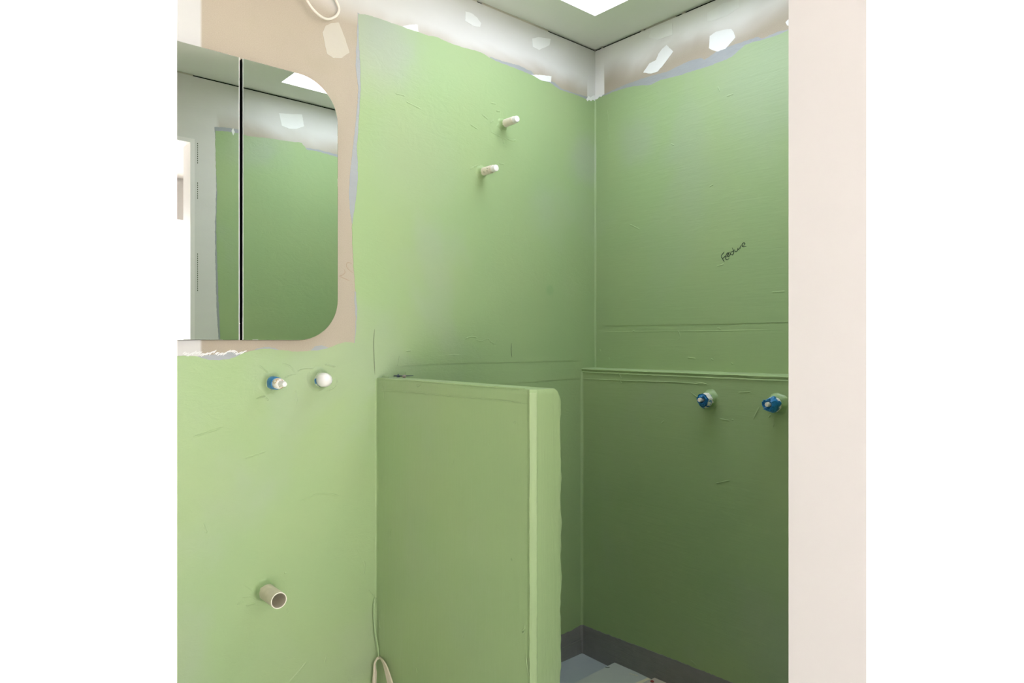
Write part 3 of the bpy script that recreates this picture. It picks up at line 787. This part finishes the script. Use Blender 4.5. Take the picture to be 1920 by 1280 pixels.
p = on_x(494, 1105)
o = empty('waste_pipe', p, 'open sawn-off cream waste pipe low on the basin wall', 'waste pipe')
RO, RI, L = .0212, .0188, .104
lathe(mb := MB(), p, AX, [(.0003, .031), (.002, .0275), (.006, .0245), (.016, .0228), (.024, .0217), (.026, .0213)], 32, 0.14, 12); mb.build('paint_collar', M['green_A'], o, 50)
lathe(mb := MB(), p, AX, [(.002, RO), (L, RO), (L, RI), (.004, RI)], 36, 0.015, 13); mb.build('pipe', M['pvc'], o, 40)
lathe(mb := MB(), p, AX, [(L - .0002, RO), (L + .0008, RO - .0003), (L + .0008, RI + .0002), (L - .0002, RI)], 36, 0.015, 13, cap0=False, cap1=False); mb.build('sawn_rim', M['pvc_rim'], o)
mb = MB().box((p.x + .05, p.y + .004, p.z + RI - .0035), (p.x + .085, p.y + .008, p.z + RI - .0005)); mb.build('seam', M['black'], o)

BY = Vector((0, -1, 0))
def mixer(px, py, L, label, seed, torn):
    p = on_ledge(px, py)
    o = empty('shower_tap_outlet', p, label, 'pipe outlet', 'blue taped tap outlets below the ledge')
    lathe(mb := MB(), p, BY, [(.0003, .034), (.002, .030), (.008, .0262), (.018, .0248), (.024, .0240)], 28, 0.16, seed); mb.build('paint_collar', M['green'], o, 50)
    lathe(mb := MB(), p, BY, [(.016, .0225), (.028, .0232), (.034, .0215)], 24, 0.12, seed + 1); mb.build('white_sleeve', M['white_plastic'], o, 40)
    lathe(mb := MB(), p, BY, [(.024, .0222), (.030, .0236), (.042, .0225), (L - .012, .0200), (L - .004, .0165), (L, .0125), (L - .004, .0085), (L - .012, .006)], 26, 0.30 if torn else 0.22, seed + 2)
    mb.build('tape_wrap', M['blue'], o, 25)
    rnd = random.Random(seed)
    for k in range(6):        # crumpled flaps of tape round the mouth
        a = rnd.uniform(0, 6.28); s = Vector((math.cos(a), 0, math.sin(a)))
        c = p + BY * (L - .004) + s * .0125; q = Vector((-s.z, 0, s.x))
        v = [c - q * .006, c + q * .006, c + q * .004 + s * .003 + BY * rnd.uniform(.004, .009), c - q * .005 + s * .006 + BY * rnd.uniform(.003, .008)]
        v2 = [a_ + s * .0012 - BY * .0006 for a_ in v]
        MB().hexa([*v, *v2]).build('tape_flap', M['blue'], o)
    lathe(mb := MB(), p + Vector((-.003 if torn else 0, 0, .002)), BY, [(L - .014, .0068), (L + .006, .0070), (L + .009, .0058)], 8, 0.06, seed + 3); mb.build('plug_tip', M['cream_plastic'], o)
    return o, p
o, p = mixer(1332, 749, .052, 'torn blue taped tap outlet showing white sleeve, left of two below the ledge', 20, True)
lathe(mb := MB(), p, BY, [(.026, .0238), (.036, .0240), (.046, .0222)], 26, 0.20, 24, cap0=False, cap1=False)
mb2 = MB(); mb2.v = mb.v
mb2.f = [f for f in mb.f if sum(mb.v[i][0] for i in f) / 4 > p.x + .004]
mb2.build('torn_paper', M['white_plastic'], o, 30)
mixer(1459, 757, .060, 'round blue taped tap outlet with pale plug, nearest the door jamb', 30, False)

# ================================================================== cables
p0 = on_x(572, -4, .05)
pts = [(0.002, on_x(566, -60).y, on_x(566, -60).z), on_x(566, -40, .03), on_x(572, -8, .055), on_x(580, 8, .06), on_x(592, 23, .058), on_x(606, 33.5, .048), on_x(618, 35.5, .036), on_x(630, 30, .026), on_x(635.5, 20, .022), on_x(634, 10, .022),
       on_x(627, -4, .022), on_x(612, -30, .018), (0.002, on_x(604, -50).y, on_x(604, -50).z)]
mb = MB(); tube(mb, smooth_path(pts, 8), 0.0038, 10)
o = mb.build('ceiling_cable', M['cable'], None, 60)
tag(o, 'cream cable loop hanging from the wall above the mirror', 'cable')

yw = NY0 - .006
C0 = on_x(702, 1124, .012)
def cpt(px, py, X): return on_x(px, py, X)
root = empty('corner_cable', (0.012, C0.y, 0.0), 'thin buff cable tied in a hanging coil in the corner by the nib', 'cable')
path = smooth_path([cpt(703, 1120, .003), cpt(701.5, 1130, .008), cpt(701.5, 1160, .010), cpt(704, 1190, .014), cpt(708.5, 1215, .018), cpt(710, 1232, .020)], 8)
mb = MB(); tube(mb, path, lambda t: 0.0034 - 0.0006 * t, 8); mb.build('painted_lead', M['green'], root, 60)
K = cpt(710.5, 1233, .021)
for k, (dxl, dxr, low, off) in enumerate([(-11, 21, 1420, 0.0), (-8, 24, 1400, .004), (-6, 18, 1430, -.004), (-9.5, 26.5, 1380, .007)]):
    X = .021 + off
    YN = NY0 - .009 - off
    rp = lambda px, py: on_y(px, py, YN)
    pl = [cpt(710.5, 1231 + k * .6, .021 + off * .3), cpt(704 + dxl * .15, 1243, X), cpt(710 + dxl * .85, 1262, X), cpt(710 + dxl, 1285, X), cpt(710 + dxl * .9, 1330, X), cpt(712 + dxl * .4, low - 15, X), rp(720, low),
          rp(714 + dxr * .8, low - 20), rp(712 + dxr * 1.15, 1330), rp(710 + dxr * 1.05, 1290), rp(710 + dxr * .72, 1260), rp(712 + dxr * .3, 1240)]
    mb = MB(); tube(mb, smooth_path(pl, 7, True) + [Vector(pl[0])], 0.0027, 8)
    mb.build('cable_loop', M['cable2'], root, 60)
mb = MB(); tube(mb, smooth_path([K + Vector((.004, -.006, 0)), K + Vector((.006, .004, .003)), K + Vector((-.001, .008, .001)), K + Vector((-.004, -.002, -.003)), K + Vector((.003, -.007, 0))], 6), 0.0024, 8)
mb.build('knot', M['cable2'], root, 60)

# little wire lying on the nib
WYC = -0.935
a = on_y(729, 704.8, WYC); b = on_y(775, 704.4, WYC); c = on_y(757, 706, WYC)
root = empty('wire_scrap', (c.x, c.y, NZ), 'small dark wire with a grey lump on top of the nib', 'wire')
mb = MB(); tube(mb, smooth_path([a, a.lerp(b, .3) + Vector((0, 0, .0006)), a.lerp(b, .6), b + Vector((0, 0, .001))], 6), lambda t: .0006 + .0013 * math.sin(math.pi * t), 8); mb.build('wire', M['wire'], root, 60)
q = on_y(747, 704.8, WYC)
mb = MB(); lathe(mb, (q.x, q.y, NZ - .0005), (0, 0, 1), [(0, .005), (q.z - NZ, .0042), (q.z - NZ + .005, .0024), (q.z - NZ + .007, .0005)], 8, 0.4, 41); mb.build('end_knot', M['wire'], root, 50)
q = on_y(759, 706.5, WYC)
mb = MB(); lathe(mb, Vector((q.x - .010, q.y, max(q.z, NZ + .004))), (1, -.25, 0), [(-.004, .0008), (0, .0030), (.008, .0050), (.014, .0054), (.019, .0034), (.021, .0008)], 10, 0.3, 42); mb.build('lump', M['clay'], root, 50)

# ================================================================== things on the shower floor
r = on_y(1152, 1241, -.092); zb = r.z
A = Vector((r.x, r.y, zb))
ux = on_z(1220, 1270.6, zb) - A; ux.normalize()
uy = Vector((ux.y, -ux.x, 0))       # towards the camera
def slab(name, org, lx, ly, z0, z1, mat, label, cat, ch=.0015):
    P = [org, org + ux * lx, org + ux * lx + uy * ly, org + uy * ly]
    rs = []
    c = (P[0] + P[2]) / 2
    for z, s in ((z0, 1), (z1 - ch, 1), (z1, 1 - ch / max(lx, ly) * 3)):
        rs.append([Vector((c.x + (p_.x - c.x) * s, c.y + (p_.y - c.y) * s, z)) for p_ in P])
    o = MB().rings(rs).build(name, mat)
    return tag(o, label, cat)
slab('grey_sheet', A, 0.60, 0.42, 0.0005, zb, M['board'], 'pale grey sheet lying on the shower floor', 'sheet')
s2 = on_y(1228, 1268.5, -.094)
B2 = Vector((s2.x, s2.y, 0))
slab('brown_sheet', B2 + uy * .004, 0.40, 0.30, zb + .0004, max(zb + .006, s2.z), M['card'], 'brown sheet on top of the grey sheet at the frame edge', 'sheet')
T0 = on_z(1219, 1271, zb); T1 = on_z(1196, 1281, zb)
d = (T1 - T0).normalized(); s = Vector((-d.y, d.x, 0)) * .007
T0 = T0 - d * -.004
z0, z1 = zb + .0001, zb + .0008
o = MB().hexa([Vector((v.x, v.y, zz)) for zz in (z0, z1) for v in (T0 - s, T0 + s, T1 + d * .10 + s, T1 + d * .10 - s)]).build('tape_strip', M['tape'])
tag(o, 'yellowish strip of masking tape beside the brown sheet', 'tape')
S0 = on_z(1180, 1262.5, zb); S1 = on_z(1196, 1267, zb)
mb = MB(); tube(mb, [S0 + Vector((0, 0, .0012)), S0.lerp(S1, .5) + Vector((0, 0, .0014)), S1 + Vector((0, 0, .0012))], lambda t: .0005 + .0006 * t, 6)
o = mb.build('splinter', M['tape']); tag(o, 'pale splinter lying on the grey sheet', 'splinter')
S0 = on_z(1134, 1250.5, zb)
S0 = on_z(1135, 1250.5, zb); S1 = on_z(1143, 1251.5, zb)
mb = MB(); tube(mb, smooth_path([S0 + Vector((0, 0, .0012)), S0.lerp(S1, .5) + uy * .004 + Vector((0, 0, .0012)), S1 + Vector((0, 0, .0012))], 5), .0009, 6)
o = mb.build('dark_shaving', M['black']); tag(o, 'tiny dark curl near the corner of the grey sheet', 'shaving')
zr = max(zb + .006, s2.z)
q = on_z(1223, 1278, zr)
lathe(mb := MB(), (q.x, q.y, zr + .0002), (0, 0, 1), [(0, .006), (.002, .0065), (.004, .004), (.005, .001)], 12, 0.2, 50)
o = mb.build('red_plug', M['red'], None, 50); tag(o, 'small red plug lying on the brown sheet', 'plug')
